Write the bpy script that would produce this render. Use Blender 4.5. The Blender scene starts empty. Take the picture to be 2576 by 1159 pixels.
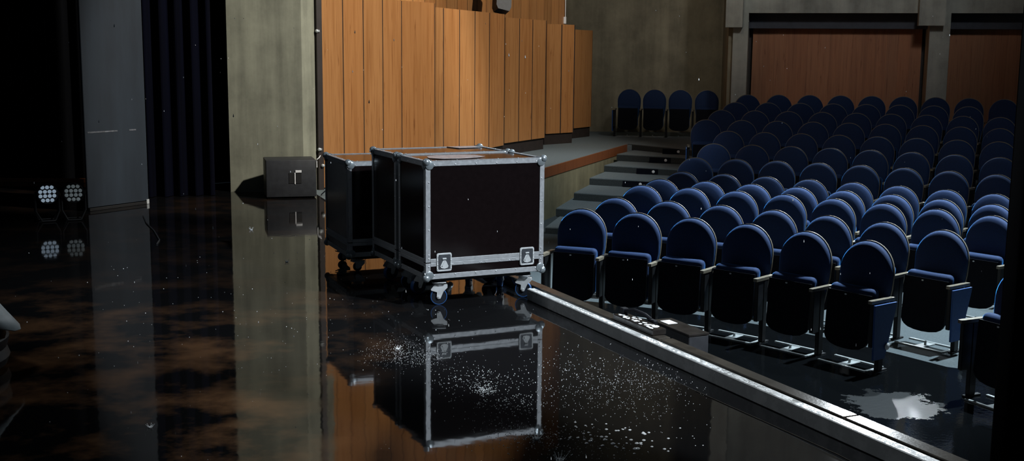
import bpy, bmesh, math, random
from mathutils import Vector, Matrix
random.seed(7)
C = bpy.context.scene.collection
PI = math.pi

# ------------------------------------------------------------------ materials
def new_mat(name):
    m = bpy.data.materials.new(name); m.use_nodes = True
    nt = m.node_tree; nt.nodes.clear()
    out = nt.nodes.new('ShaderNodeOutputMaterial')
    b = nt.nodes.new('ShaderNodeBsdfPrincipled')
    nt.links.new(b.outputs[0], out.inputs[0])
    return m, nt, b

def node(nt, kind, **kw):
    n = nt.nodes.new(kind)
    for k, v in kw.items():
        if k in n.inputs: n.inputs[k].default_value = v
        else: setattr(n, k, v)
    return n

def ramp(nt, fac, stops):
    r = nt.nodes.new('ShaderNodeValToRGB'); el = r.color_ramp.elements
    while len(el) < len(stops): el.new(0.5)
    for e, (p, c) in zip(el, stops):
        e.position = p; e.color = (c[0], c[1], c[2], 1) if not isinstance(c, (int, float)) else (c, c, c, 1)
    nt.links.new(fac, r.inputs[0]); return r.outputs[0]

def coords(nt, scale=(1, 1, 1), kind='Object'):
    tc = nt.nodes.new('ShaderNodeTexCoord'); mp = nt.nodes.new('ShaderNodeMapping')
    mp.inputs['Scale'].default_value = scale
    nt.links.new(tc.outputs[kind], mp.inputs[0]); return mp.outputs[0]

def noise(nt, vec, scale=5, detail=3, rough=.55):
    n = node(nt, 'ShaderNodeTexNoise'); n.inputs['Scale'].default_value = scale
    n.inputs['Detail'].default_value = detail; n.inputs['Roughness'].default_value = rough
    nt.links.new(vec, n.inputs['Vector']); return n.outputs['Fac']

def bump(nt, b, h, strength=.2, dist=.01):
    n = node(nt, 'ShaderNodeBump'); n.inputs['Strength'].default_value = strength; n.inputs['Distance'].default_value = dist
    nt.links.new(h, n.inputs['Height']); nt.links.new(n.outputs[0], b.inputs['Normal'])

def simple(name, col, rough=.5, metal=0.0, var=.15, vscale=8, vs=(1, 1, 1), ior=1.45, bmp=0):
    """principled with a mild procedural colour variation"""
    m, nt, b = new_mat(name)
    f = noise(nt, coords(nt, vs), vscale, 3)
    lo = tuple(c * (1 - var) for c in col); hi = tuple(min(1, c * (1 + var)) for c in col)
    nt.links.new(ramp(nt, f, [(.3, lo), (.7, hi)]), b.inputs['Base Color'])
    b.inputs['Roughness'].default_value = rough; b.inputs['Metallic'].default_value = metal
    b.inputs['IOR'].default_value = ior
    if bmp: bump(nt, b, noise(nt, coords(nt, vs), vscale * 6, 2), bmp, .005)
    return m

M = {}
def mk_floor():
    m, nt, b = new_mat('wet_stage_floor')
    v = coords(nt, (1, 1, 1))
    n1 = noise(nt, v, 1.1, 7, .62)
    n2 = noise(nt, v, 2.2, 5, .6)
    mx = node(nt, 'ShaderNodeMath', operation='MULTIPLY'); nt.links.new(n1, mx.inputs[0]); nt.links.new(n2, mx.inputs[1])
    # brown patches show towards the left and near part of the stage
    sx = nt.nodes.new('ShaderNodeSeparateXYZ'); nt.links.new(v, sx.inputs[0])
    mr = node(nt, 'ShaderNodeMapRange'); mr.inputs['From Min'].default_value = -.55; mr.inputs['From Max'].default_value = -1.2
    nt.links.new(sx.outputs[0], mr.inputs['Value'])
    brown_fac = ramp(nt, mx.outputs[0], [(.21, 0.0), (.40, 1.0)])
    m0 = node(nt, 'ShaderNodeMath', operation='MULTIPLY'); nt.links.new(brown_fac, m0.inputs[0]); nt.links.new(mr.outputs[0], m0.inputs[1])
    mry = node(nt, 'ShaderNodeMapRange'); mry.inputs['From Min'].default_value = 8.0; mry.inputs['From Max'].default_value = 4.6; mry.inputs['To Min'].default_value = .10
    nt.links.new(sx.outputs[1], mry.inputs['Value'])
    m2 = node(nt, 'ShaderNodeMath', operation='MULTIPLY'); nt.links.new(m0.outputs[0], m2.inputs[0]); nt.links.new(mry.outputs[0], m2.inputs[1])
    col = ramp(nt, m2.outputs[0], [(0, (.006, .0062, .0068)), (1, (.16, .080, .037))])
    nt.links.new(col, b.inputs['Base Color'])
    nt.links.new(ramp(nt, m2.outputs[0], [(0, .035), (1, .16)]), b.inputs['Roughness'])
    b.inputs['IOR'].default_value = 1.35
    bump(nt, b, noise(nt, v, 6, 2), .018, .02)
    return m
M['floor'] = mk_floor()

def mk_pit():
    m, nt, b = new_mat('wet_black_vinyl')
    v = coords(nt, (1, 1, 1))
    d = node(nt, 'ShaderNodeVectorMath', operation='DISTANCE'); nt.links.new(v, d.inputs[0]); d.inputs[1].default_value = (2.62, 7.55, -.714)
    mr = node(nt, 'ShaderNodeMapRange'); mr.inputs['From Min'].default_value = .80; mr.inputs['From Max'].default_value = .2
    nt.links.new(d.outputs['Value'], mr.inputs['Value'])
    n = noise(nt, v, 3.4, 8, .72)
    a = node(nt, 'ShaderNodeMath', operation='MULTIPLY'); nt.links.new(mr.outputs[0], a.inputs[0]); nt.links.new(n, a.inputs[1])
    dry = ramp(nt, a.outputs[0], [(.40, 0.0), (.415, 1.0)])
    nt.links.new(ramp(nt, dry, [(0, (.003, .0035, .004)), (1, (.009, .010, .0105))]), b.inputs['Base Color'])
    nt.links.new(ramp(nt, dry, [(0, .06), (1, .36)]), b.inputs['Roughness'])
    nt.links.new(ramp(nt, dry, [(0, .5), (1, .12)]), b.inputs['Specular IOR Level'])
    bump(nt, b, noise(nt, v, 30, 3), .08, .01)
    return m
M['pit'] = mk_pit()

def mk_wood(name, c0, c1, dark, rough=.42, rnd=.55):
    m, nt, b = new_mat(name)
    g = nt.nodes.new('ShaderNodeNewGeometry')
    v0 = coords(nt, (1, 1, 1))
    off = node(nt, 'ShaderNodeVectorMath', operation='SCALE'); off.inputs[0].default_value = (17, 13, 31)
    nt.links.new(g.outputs['Random Per Island'], off.inputs['Scale'])
    ad = node(nt, 'ShaderNodeVectorMath', operation='ADD'); nt.links.new(v0, ad.inputs[0]); nt.links.new(off.outputs[0], ad.inputs[1])
    mp = nt.nodes.new('ShaderNodeMapping'); mp.inputs['Scale'].default_value = (14, 14, .55); nt.links.new(ad.outputs[0], mp.inputs[0])
    n = noise(nt, mp.outputs[0], 1.0, 5, .6)
    mp2 = nt.nodes.new('ShaderNodeMapping'); mp2.inputs['Scale'].default_value = (60, 60, 1.6); nt.links.new(ad.outputs[0], mp2.inputs[0])
    n2 = noise(nt, mp2.outputs[0], 1.0, 3, .5)
    base = ramp(nt, n, [(.30, c0), (.55, c1), (.78, c0)])
    streak = ramp(nt, n2, [(.28, dark), (.42, (1, 1, 1))])
    mx = node(nt, 'ShaderNodeMix', data_type='RGBA', blend_type='MULTIPLY'); mx.inputs[0].default_value = .75
    nt.links.new(base, mx.inputs[6]); nt.links.new(streak, mx.inputs[7])
    mp3 = nt.nodes.new('ShaderNodeMapping'); mp3.inputs['Scale'].default_value = (22, 22, 2.2); nt.links.new(ad.outputs[0], mp3.inputs[0])
    n3 = noise(nt, mp3.outputs[0], 1.0, 4, .6)
    kn = ramp(nt, n3, [(.27, (.42, .30, .22)), (.36, (1, 1, 1))])
    mx3 = node(nt, 'ShaderNodeMix', data_type='RGBA', blend_type='MULTIPLY'); mx3.inputs[0].default_value = .8
    nt.links.new(mx.outputs[2], mx3.inputs[6]); nt.links.new(kn, mx3.inputs[7]); mx = mx3
    tint = ramp(nt, g.outputs['Random Per Island'], [(0, (1 - rnd * .5,) * 3), (.5, (1, .97, .93)), (1, (1 - rnd * .22, 1 - rnd * .36, 1 - rnd * .5))])
    mx2 = node(nt, 'ShaderNodeMix', data_type='RGBA', blend_type='MULTIPLY'); mx2.inputs[0].default_value = 1
    nt.links.new(mx.outputs[2], mx2.inputs[6]); nt.links.new(tint, mx2.inputs[7])
    nt.links.new(mx2.outputs[2], b.inputs['Base Color'])
    b.inputs['Roughness'].default_value = rough
    return m
M['wood'] = mk_wood('oiled_wood_panelling', (.37, .160, .052), (.49, .235, .088), (.50, .36, .28))
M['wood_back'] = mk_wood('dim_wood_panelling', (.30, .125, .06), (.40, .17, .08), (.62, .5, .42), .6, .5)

def mk_concrete(name, col, vs=1.0):
    m, nt, b = new_mat(name)
    v = coords(nt, (6 * vs, 6 * vs, .5 * vs))
    n = noise(nt, v, 1.2, 5, .6); n2 = noise(nt, coords(nt, (1, 1, 1)), 2.2, 6, .65)
    mx = node(nt, 'ShaderNodeMath', operation='ADD'); nt.links.new(n, mx.inputs[0]); nt.links.new(n2, mx.inputs[1])
    lo = tuple(c * .58 for c in col); hi = tuple(c * 1.2 for c in col)
    nt.links.new(ramp(nt, mx.outputs[0], [(.35, lo), (.65, hi)]), b.inputs['Base Color'])
    mul = node(nt, 'ShaderNodeMath', operation='MULTIPLY'); mul.inputs[1].default_value = .5
    nt.links.new(mx.outputs[0], mul.inputs[0])
    nt.links.new(ramp(nt, mul.outputs[0], [(.35, lo), (.65, hi)]), b.inputs['Base Color'])
    b.inputs['Roughness'].default_value = .85
    bump(nt, b, n2, .25, .01)
    return m
M['concrete'] = mk_concrete('board_marked_concrete', (.29, .293, .225))
M['beige'] = mk_concrete('beige_render', (.30, .265, .185), .5)
M['yellow'] = mk_concrete('yellowish_render', (.27, .25, .155), .5)
M['grey_wall'] = mk_concrete('grey_concrete', (.36, .37, .335), .5)
M['carpet'] = simple('grey_carpet', (.055, .070, .076), .95, 0, .18, 60, bmp=.5)
M['carpet_step'] = simple('grey_step_carpet', (.15, .185, .20), .95, 0, .18, 60, bmp=.5)
M['carpet_dark'] = simple('dark_carpet_riser', (.035, .044, .047), .95, 0, .2, 60, bmp=.4)
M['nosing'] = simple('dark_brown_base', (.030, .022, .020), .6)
M['trim_wood'] = mk_wood('stained_trim', (.20, .062, .022), (.27, .09, .032), (.6, .5, .45), .5, .2)
M['metal_k'] = None
def mk_kerb():
    m, nt, b = new_mat('wet_aluminium')
    v = coords(nt, (1, 1, 1)); n = noise(nt, v, 9, 5, .7)
    g = nt.nodes.new('ShaderNodeNewGeometry'); s = nt.nodes.new('ShaderNodeSeparateXYZ'); nt.links.new(g.outputs['Normal'], s.inputs[0])
    nt.links.new(ramp(nt, n, [(.4, (.40, .415, .415)), (.6, (.45, .465, .465))]), b.inputs['Base Color'])
    nt.links.new(ramp(nt, n, [(.42, .13), (.58, .42)]), b.inputs['Roughness'])
    b.inputs['Metallic'].default_value = .12
    bump(nt, b, noise(nt, v, 26, 3), .15, .006)
    return m
M['kerb'] = mk_kerb()
M['soffit'] = simple('blue_grey_soffit', (.055, .062, .08), .8)
M['strip'] = simple('wet_dark_strip', (.045, .04, .034), .14, .2, .3, 12, bmp=.05)
M['black'] = simple('matt_black', (.010, .010, .011), .6)
M['fascia'] = simple('black_fascia', (.008, .008, .009), .5)
def mk_velvet(name, col):
    m, nt, b = new_mat(name)
    n = noise(nt, coords(nt, (9, 9, .4)), 1, 3)
    nt.links.new(ramp(nt, n, [(.3, tuple(c * .6 for c in col)), (.7, tuple(c * 1.4 for c in col))]), b.inputs['Base Color'])
    b.inputs['Roughness'].default_value = .95; b.inputs['Specular IOR Level'].default_value = .08
    return m
M['drape'] = mk_velvet('black_velour', (.002, .0022, .003))
M['drape_blue'] = mk_velvet('blue_black_velour', (.0010, .0014, .0055))
M['flat'] = None
def mk_flat():
    m, nt, b = new_mat('scuffed_grey_paint')
    n = noise(nt, coords(nt, (4, 4, .7)), 1.0, 5, .6)
    nt.links.new(ramp(nt, n, [(.3, (.008, .0135, .022)), (.7, (.018, .029, .044))]), b.inputs['Base Color'])
    b.inputs['Roughness'].default_value = .7
    return m
M['flat'] = mk_flat()
M['laminate'] = simple('dark_brown_laminate', (.0068, .0044, .0048), .14, 0, .12, 30, ior=1.5)
M['alu'] = None
def mk_alu():
    m, nt, b = new_mat('brushed_aluminium_trim')
    n = noise(nt, coords(nt, (1, 1, 1)), 45, 3, .6)
    nt.links.new(ramp(nt, n, [(.3, (.45, .48, .51)), (.7, (.53, .56, .59))]), b.inputs['Base Color'])
    nt.links.new(ramp(nt, n, [(.3, .34), (.7, .5)]), b.inputs['Roughness'])
    b.inputs['Metallic'].default_value = .55
    return m
M['alu'] = mk_alu()
M['zinc'] = simple('zinc_plate', (.66, .70, .72), .3, .3, .15, 20)
M['steel_ball'] = simple('steel_corner', (.33, .38, .41), .3, .6, .12, 20)
M['latch_dish'] = simple('zinc_dish', (.09, .10, .115), .38, .5, .2, 40)
M['tyre_blue'] = simple('blue_rubber', (.022, .085, .25), .45)
M['wheel_dark'] = simple('dark_wheel', (.010, .014, .022), .4)
M['lid_sheen'] = simple('painted_lid_sheen', (.42, .42, .44), .25, 0, .3, 25)  # pale colour that paints wet reflections onto the case lids
M['seat_blue'] = None
def mk_fabric(name, col, sheen=.5):
    m, nt, b = new_mat(name)
    n = noise(nt, coords(nt, (1, 1, 1)), 120, 2)
    nt.links.new(ramp(nt, n, [(.3, tuple(c * .8 for c in col)), (.7, tuple(c * 1.2 for c in col))]), b.inputs['Base Color'])
    b.inputs['Roughness'].default_value = .85
    b.inputs['Sheen Weight'].default_value = sheen; b.inputs['Sheen Roughness'].default_value = .3
    b.inputs['Sheen Tint'].default_value = (.04, .36, 1, 1)
    return m
M['seat_blue'] = mk_fabric('blue_seat_fabric', (.004, .023, .088), .85)
M['panel_blue'] = simple('blue_end_panel', (.018, .075, .25), .6, 0, .1, 40)
M['seat_shell'] = simple('beige_ply_shell', (.20, .165, .12), .4, 0, .15, 20)
M['seat_under'] = simple('black_seat_underside', (.0028, .0038, .0085), .6, ior=1.2)
M['seat_arm'] = simple('pale_wood_arm', (.19, .165, .125), .35, 0, .2, 25)
M['seat_post'] = simple('black_steel', (.012, .012, .013), .4, .2)
M['frame_metal'] = simple('floor_frame_steel', (.30, .32, .32), .35, .3, .2, 25)
M['white'] = simple('white_plastic', (.75, .76, .78), .35, 0, .04)
M['box_black'] = simple('painted_black_box', (.030, .032, .037), .5, 0, .2, 15)
M['wet_black'] = simple('wet_black_top', (.018, .016, .015), .10, 0, .3, 12, bmp=.06)
M['lens'] = None
def mk_emit(name, col, strength, base=(.5, .55, .58)):
    m, nt, b = new_mat(name)
    n = noise(nt, coords(nt, (1, 1, 1)), 60, 2)
    nt.links.new(ramp(nt, n, [(.3, tuple(c * .8 for c in base)), (.7, base)]), b.inputs['Base Color'])
    b.inputs['Emission Color'].default_value = (*col, 1); b.inputs['Emission Strength'].default_value = strength
    b.inputs['Roughness'].default_value = .15
    return m
M['lens_bright'] = mk_emit('lit_led_lens', (.62, .80, 1.0), .26)
M['lens_dim'] = mk_emit('dim_led_lens', (.62, .75, .78), .07)
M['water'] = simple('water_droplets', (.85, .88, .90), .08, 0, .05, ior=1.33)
M['cloth'] = simple('pale_grey_cover', (.40, .47, .50), .55, 0, .15, 14)
M['rubber'] = simple('black_rubber', (.004, .0045, .007), .6, ior=1.25)

# ------------------------------------------------------------------ mesh helpers
class MB:
    """collects shapes into one mesh"""
    def __init__(s): s.bm = bmesh.new()
    def _xf(s, vs, mat):
        if mat is not None: bmesh.ops.transform(s.bm, matrix=mat, verts=vs)
    def box(s, lo, hi, bev=0, mat=None, seg=1):
        r = bmesh.ops.create_cube(s.bm, size=1)
        vs = r['verts']
        for v in vs:
            v.co = Vector([lo[i] + (v.co[i] + .5) * (hi[i] - lo[i]) for i in range(3)])
        if bev:
            es = list({e for v in vs for e in v.link_edges})
            q = bmesh.ops.bevel(s.bm, geom=es, offset=bev, segments=seg, affect='EDGES', profile=.5)
            vs = list({v for f in q['faces'] for v in f.verts} | {v for v in vs if v.is_valid})
        s._xf(vs, mat); return s
    def prism(s, pts, axis, a, b, mat=None):
        """outline pts (2d) extruded along axis between a and b"""
        def P(p, t):
            if axis == 'y': return Vector((p[0], t, p[1]))
            if axis == 'x': return Vector((t, p[0], p[1]))
            return Vector((p[0], p[1], t))
        A = [s.bm.verts.new(P(p, a)) for p in pts]; B = [s.bm.verts.new(P(p, b)) for p in pts]
        fs = [s.bm.faces.new(A), s.bm.faces.new(B[::-1])]
        n = len(pts)
        for i in range(n): fs.append(s.bm.faces.new((A[i], B[i], B[(i + 1) % n], A[(i + 1) % n])))
        bmesh.ops.recalc_face_normals(s.bm, faces=fs)
        s._xf(A + B, mat); return s
    def tube(s, pts, r, n=8, closed=False):
        rings = []; pts = [Vector(p) for p in pts]; m = len(pts)
        rr = r if isinstance(r, (list, tuple)) else [r] * m
        up = None
        for i, p in enumerate(pts):
            if closed: t = (pts[(i + 1) % m] - pts[i - 1]).normalized()
            else: t = (pts[min(i + 1, m - 1)] - pts[max(i - 1, 0)]).normalized()
            a = Vector((0, 0, 1)) if abs(t.z) < .95 else Vector((1, 0, 0))
            if up is None: up = (a - t * a.dot(t)).normalized()
            else: up = (up - t * up.dot(t)).normalized()
            w = t.cross(up)
            rings.append([s.bm.verts.new(p + (up * math.cos(2 * PI * k / n) + w * math.sin(2 * PI * k / n)) * rr[i]) for k in range(n)])
        fs = []
        for i in range(m if closed else m - 1):
            A, B = rings[i], rings[(i + 1) % m]
            for k in range(n): fs.append(s.bm.faces.new((A[k], A[(k + 1) % n], B[(k + 1) % n], B[k])))
        if not closed:
            fs.append(s.bm.faces.new(rings[0][::-1])); fs.append(s.bm.faces.new(rings[-1]))
        bmesh.ops.recalc_face_normals(s.bm, faces=fs); return s
    def lathe(s, prof, n=24, mat=None, cap=True):
        """profile (radius, z) round the z axis"""
        rings = []; vs = []
        for r, z in prof:
            ring = [s.bm.verts.new((r * math.cos(2 * PI * k / n), r * math.sin(2 * PI * k / n), z)) for k in range(n)]
            rings.append(ring); vs += ring
        fs = []
        for A, B in zip(rings, rings[1:]):
            for k in range(n): fs.append(s.bm.faces.new((A[k], A[(k + 1) % n], B[(k + 1) % n], B[k])))
        if cap: fs += [s.bm.faces.new(rings[0][::-1]), s.bm.faces.new(rings[-1])]
        bmesh.ops.recalc_face_normals(s.bm, faces=fs)
        s._xf(vs, mat); return s
    def ball(s, c, r, u=12, v=8, scale=(1, 1, 1)):
        q = bmesh.ops.create_uvsphere(s.bm, u_segments=u, v_segments=v, radius=r)
        for w in q['verts']: w.co = Vector((w.co.x * scale[0] + c[0], w.co.y * scale[1] + c[1], w.co.z * scale[2] + c[2]))
        return s
    def build(s, name, mat, parent=None, smooth=True):
        me = bpy.data.meshes.new(name); s.bm.to_mesh(me); s.bm.free()
        me.materials.append(mat)
        if smooth and len(me.polygons):
            me.polygons.foreach_set('use_smooth', [True] * len(me.polygons))
            me.set_sharp_from_angle(angle=math.radians(35))
        o = bpy.data.objects.new(name, me); C.objects.link(o)
        if parent is not None: o.parent = parent
        return o

def flat_beads(name, mat, parent, items):
    """low water beads: (x, y, z, rx, ry, h)"""
    V, Fc = [], []
    for x, y, z, rx, ry, h in items:
        b = len(V); N = 8
        for f, q in ((1, 0), (.85, .6), (.5, .92)):
            for k in range(N): a = 2 * PI * k / N; V.append((x + rx * f * math.cos(a), y + ry * f * math.sin(a), z + h * q))
        V.append((x, y, z + h))
        for j in range(2):
            for k in range(N): Fc.append((b + j * N + k, b + j * N + (k + 1) % N, b + (j + 1) * N + (k + 1) % N, b + (j + 1) * N + k))
        for k in range(N): Fc.append((b + 2 * N + k, b + 2 * N + (k + 1) % N, b + 3 * N))
    me = bpy.data.meshes.new(name); me.from_pydata(V, [], Fc); me.materials.append(mat)
    me.polygons.foreach_set('use_smooth', [True] * len(me.polygons))
    o = bpy.data.objects.new(name, me); C.objects.link(o); o.parent = parent; o['kind'] = 'stuff'; return o
def tag(o, label=None, cat=None, group=None, kind=None):
    for k, v in (('label', label), ('category', cat), ('group', group), ('kind', kind)):
        if v: o[k] = v
    return o
def empty(name, loc, rz=0, label=None, cat=None, group=None):
    o = bpy.data.objects.new(name, None); C.objects.link(o)
    o.location = loc; o.rotation_euler = (0, 0, rz); o.empty_display_size = .1
    return tag(o, label, cat, group)
def struct(o): o['kind'] = 'structure'; return o
def copy_part(ch, parent):
    c = ch.copy(); C.objects.link(c); c.parent = parent
    for g in ch.children: copy_part(g, c)
    return c
def wall_quad(mb, a, b, z0, z1, th):
    """a slab standing on the plan line a-b, thickness th behind it (to the left of a->b)"""
    a = Vector((*a, 0)); b = Vector((*b, 0)); d = (b - a).normalized(); n = Vector((-d.y, d.x, 0)) * th
    mb.prism([(a.x, a.y), (b.x, b.y), (b.x + n.x, b.y + n.y), (a.x + n.x, a.y + n.y)], 'z', z0, z1)

# ------------------------------------------------------------------ camera
F_PX = 2900.0; W_PX = 2576.0
cam = bpy.data.cameras.new('camera'); cam.sensor_width = 36; cam.lens = F_PX / W_PX * 36
cam.clip_start = .05; cam.clip_end = 200
co = bpy.data.objects.new('camera', cam); C.objects.link(co)
PITCH, ROLL = .151, .0095
R3 = Matrix(((1, 0, 0), (0, math.sin(PITCH), -math.cos(PITCH)), (0, math.cos(PITCH), math.sin(PITCH))))  # columns: right, up, back
right, up, back = Vector((1, 0, 0)), Vector((0, math.sin(PITCH), math.cos(PITCH))), Vector((0, -math.cos(PITCH), math.sin(PITCH)))
r2 = right * math.cos(ROLL) + up * math.sin(ROLL); u2 = -right * math.sin(ROLL) + up * math.cos(ROLL)
co.matrix_world = Matrix(((r2.x, u2.x, back.x, 0), (r2.y, u2.y, back.y, 0), (r2.z, u2.z, back.z, 1.6), (0, 0, 0, 1)))
bpy.context.scene.camera = co

# ------------------------------------------------------------------ setting: stage floor, platform, stairs, auditorium floor
K0 = Vector((.09, 7.5)); KU = Vector((.4195, -.9078)); KN = Vector((.9078, .4195))   # stage edge line, its direction towards the camera, its outward normal
def kp(t, n): p = K0 + KU * t + KN * n; return (p.x, p.y)
EDGE = .17
stage = MB().prism([kp(9.5, EDGE), kp(-3.76, EDGE), (-2.2, 13.55), (-2.2, 15.2), (-9, 15.2), (-9, -1.5)], 'z', -.9, 0)
struct(stage.build('floor', M['floor'], smooth=False))
# side platform (level with the stage) and the flight of stairs beside it
PE0, PD = Vector((.48, 16.49)), Vector((.333, .943))
pe = lambda t: (PE0.x + PD.x * t, PE0.y + PD.y * t)
plat = MB().prism([pe(-5.85), pe(4.75), (3.3, 20.75), (4.2, 21.3), (4.6, 24.7), (.6, 24.7), (-2.4, 13.55)], 'z', -.9, .003)
struct(plat.build('floor_platform', M['carpet_step'], smooth=False))
tr = MB().prism([pe(-5.7), pe(4.75), (pe(4.75)[0] + .02, pe(4.75)[1] - .01), (pe(-5.7)[0] + .02, pe(-5.7)[1] - .01)], 'z', -.13, .012)
struct(tr.build('trim_1', M['trim_wood'], smooth=False))
sw = MB().prism([pe(-5.6), pe(4.7), (pe(4.7)[0] + .012, pe(4.7)[1] - .006), (pe(-5.6)[0] + .012, pe(-5.6)[1] - .006)], 'z', -.9, -.13)
struct(sw.build('wall_platform', M['yellow'], smooth=False))

ROWS = {  # back tops: quadratic in the seat index, floor height, number of seats
 'A': ((.6485, .4899, -.014), (10.4151, -.2142, -.0252), -.72, 6),
 'B': ((1.0298, .5002, -.0137), (11.2698, -.2151, -.0188), -.72, 7),
 'C': ((1.4088, .4947, -.0115), (12.405, -.1902, -.0176), -.72, 8),
 'D': ((1.7046, .4987, -.0105), (13.1572, -.1891, -.0149), -.73, 8),
 'E': ((2.0912, .4805, -.0072), (14.1312, -.224, -.0098), -.74, 8),
 'F': ((2.3749, .5091, -.0082), (14.9408, -.1395, -.0177), -.635, 8),
 'G': ((2.7813, .5045, -.0067), (15.9216, -.1471, -.0159), -.525, 8),
 'H': ((3.1731, .4906, -.0032), (16.9588, -.2022, -.0053), -.415, 8),
 'I': ((3.0026, .5449, -.0070), (17.971, -.0752, -.0154), -.305, 9),
 'J': ((3.4212, .5266, -.0045), (18.9822, -.115, -.0099), -.2, 9),
 'K': ((3.6995, .5368, -.0040), (19.3051, -.0354, -.0120), -.085, 8),
 'L': ((4.0402, .5650, -.0081), (20.0305, .0972, -.0288), .02, 9),
 'side': ((2.3465, .4907, .004), (23.3943, -.1132, .0025), -.0, 4)}
def rowpt(r, k):
    a, b = ROWS[r][0], ROWS[r][1]
    x = a[0] + a[1] * k + a[2] * k * k; y = b[0] + b[1] * k + b[2] * k * k
    return x, y, math.atan2(b[1] + 2 * b[2] * k, a[1] + 2 * a[2] * k)
STEP = [(.44, 15.01), (.62, 16.09), (.92, 17.04), (1.22, 18.12), (1.53, 19.14), (1.81, 20.0), (2.1, 21.05)]
ORDER = 'ABCDEFGHIJKL'; FRONTS = []
base_floor = MB().box((-3, 3.5, -.9), (12, 25, -.745))
# the flat part under the first rows
base_floor.prism([kp(8, EDGE + .02), kp(-3.6, EDGE + .02), (.4, 15.2), (6, 14), (12, 8), (12, 0)], 'z', -.9, -.72)
struct(base_floor.build('floor_auditorium', M['carpet'], smooth=False))
for i, r in enumerate('FGHIJKL'):
    prev = ORDER[ORDER.index(r) - 1]
    z = ROWS[r][2]
    front = [STEP[i]]
    for k in [0, 1, 2, 3, 4, 5, 6, 7, 8]:
        x, y, th = rowpt(prev, k)
        if prev == 'I' and k == 0: continue
        q = (x - math.sin(th) * .30, y + math.cos(th) * .30)
        if k == 0 or len(front) == 1:
            front.append((q[0] - .5 * math.cos(th), q[1] - .5 * math.sin(th)))
        front.append(q)
    lx, ly, lt = rowpt(prev, 8)
    front.append((lx + 2.5 * math.cos(lt) - .3 * math.sin(lt), ly + 2.5 * math.sin(lt) + .3 * math.cos(lt)))
    FRONTS.append(list(front))
    top = MB().prism(front + [(13, 25), (STEP[i][0] + 2.2, 25)], 'z', z - .12, z)
    struct(top.build('floor_tier', M['carpet_step'], smooth=False))
    # dark carpet riser just in front of the nosing
    n = len(front)
    rz = MB()
    for a, b in zip(front, front[1:]):
        d = Vector((b[0] - a[0], b[1] - a[1])); 
        if d.length < .02: continue
        d.normalize(); nn = Vector((d.y, -d.x)) * .012
        rz.prism([(a[0] + nn.x, a[1] + nn.y), (b[0] + nn.x, b[1] + nn.y), b, a], 'z', z - .11, z - .012)
    struct(rz.build('trim_riser', M['carpet_dark'], smooth=False))

# wet black vinyl from the stage edge; under the first row it paints shade
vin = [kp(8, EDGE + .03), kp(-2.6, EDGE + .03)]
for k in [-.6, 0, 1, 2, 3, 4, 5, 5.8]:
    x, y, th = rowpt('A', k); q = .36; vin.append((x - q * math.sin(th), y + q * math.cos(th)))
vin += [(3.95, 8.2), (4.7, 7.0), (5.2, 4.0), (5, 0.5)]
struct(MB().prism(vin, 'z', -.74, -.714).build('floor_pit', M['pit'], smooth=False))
fa = MB().prism([kp(9.5, EDGE), kp(-3.7, EDGE), kp(-3.7, EDGE + .02), kp(9.5, EDGE + .02)], 'z', -.9, .05)
struct(fa.build('wall_stage_front', M['fascia'], smooth=False))
# thin seam on the stage floor beside the edge
s0 = MB().prism([(.90, 5.40), (1.34, 4.52), (1.52, 4.05), (1.517, 4.049), (1.336, 4.519), (.896, 5.398)], 'z', .0, .003)
struct(s0.build('trim_floor_seam', M['strip'], smooth=False))

# ------------------------------------------------------------------ setting: left wall of wood panels in stepped groups
def panel_group(name, pts, z0, z1, mat, gap=.012, th=.06, joints=True):
    mb = MB()
    for a, b in zip(pts, pts[1:]):
        a = Vector(a); b = Vector(b); d = (b - a).normalized() * gap * .5
        wall_quad(mb, a + d, b - d, z0, z1, th)
    o = struct(mb.build(name, mat, smooth=False))
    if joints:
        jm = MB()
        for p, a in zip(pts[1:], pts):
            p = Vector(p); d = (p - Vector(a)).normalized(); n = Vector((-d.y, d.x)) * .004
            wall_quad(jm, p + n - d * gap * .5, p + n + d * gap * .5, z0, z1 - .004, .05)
        struct(jm.build('trim_groove_shade', M['nosing'], smooth=False))  # dark strips nearly flush with the planks paint the shade in the grooves
    return o
G = [([(-2.241, 13.616), (-2.04, 13.95), (-1.84, 14.284), (-1.64, 14.617), (-1.436, 14.957), (-1.054, 15.594)], .02, 2.272),
     ([(-1.046, 15.631), (-.954, 15.879), (-.761, 16.4), (-.562, 16.934), (-.362, 17.474), (-.14, 18.074)], .2, 2.22),
     ([(-.136, 18.467), (.093, 18.93), (.314, 19.375), (.55, 19.85)], .2, 2.184),
     ([(.586, 20.786), (.864, 21.064), (1.111, 21.311)], .2, 2.152),
     ([(1.187, 22.477), (1.56, 23.118)], .2, 2.093)]
for i, (pts, z0, z1) in enumerate(G):
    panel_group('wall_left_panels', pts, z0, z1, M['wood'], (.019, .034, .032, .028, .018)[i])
    mb = MB(); a, b = Vector(pts[0]), Vector(pts[-1])
    d = (b - a).normalized(); n = Vector((-d.y, d.x))
    wall_quad(mb, a + n * .05, b + n * .05, 0, z1 - .01, .9 if i < 4 else .5)
    struct(mb.build('wall_left_backing', M['nosing'], smooth=False))
    mb = MB(); wall_quad(mb, a + n * .03, b + n * .03, 0, .2, .05)
    struct(mb.build('baseboard_left', M['nosing'], smooth=False))
ua, ub = Vector((-2.75, 13.9)), Vector((.985, 22.5))
n_up = 26
panel_group('wall_left_upper_panels', [tuple(ua + (ub - ua) * (i / n_up)) for i in range(n_up + 1)], 1.9, 6.2, M['wood'], .016)
mb = MB(); dd = (ub - ua).normalized(); nn = Vector((-dd.y, dd.x)) * .06
wall_quad(mb, ua + nn, ub + nn, 0, 6.2, .2); struct(mb.build('wall_left_upper_backing', M['nosing'], smooth=False))
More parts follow.
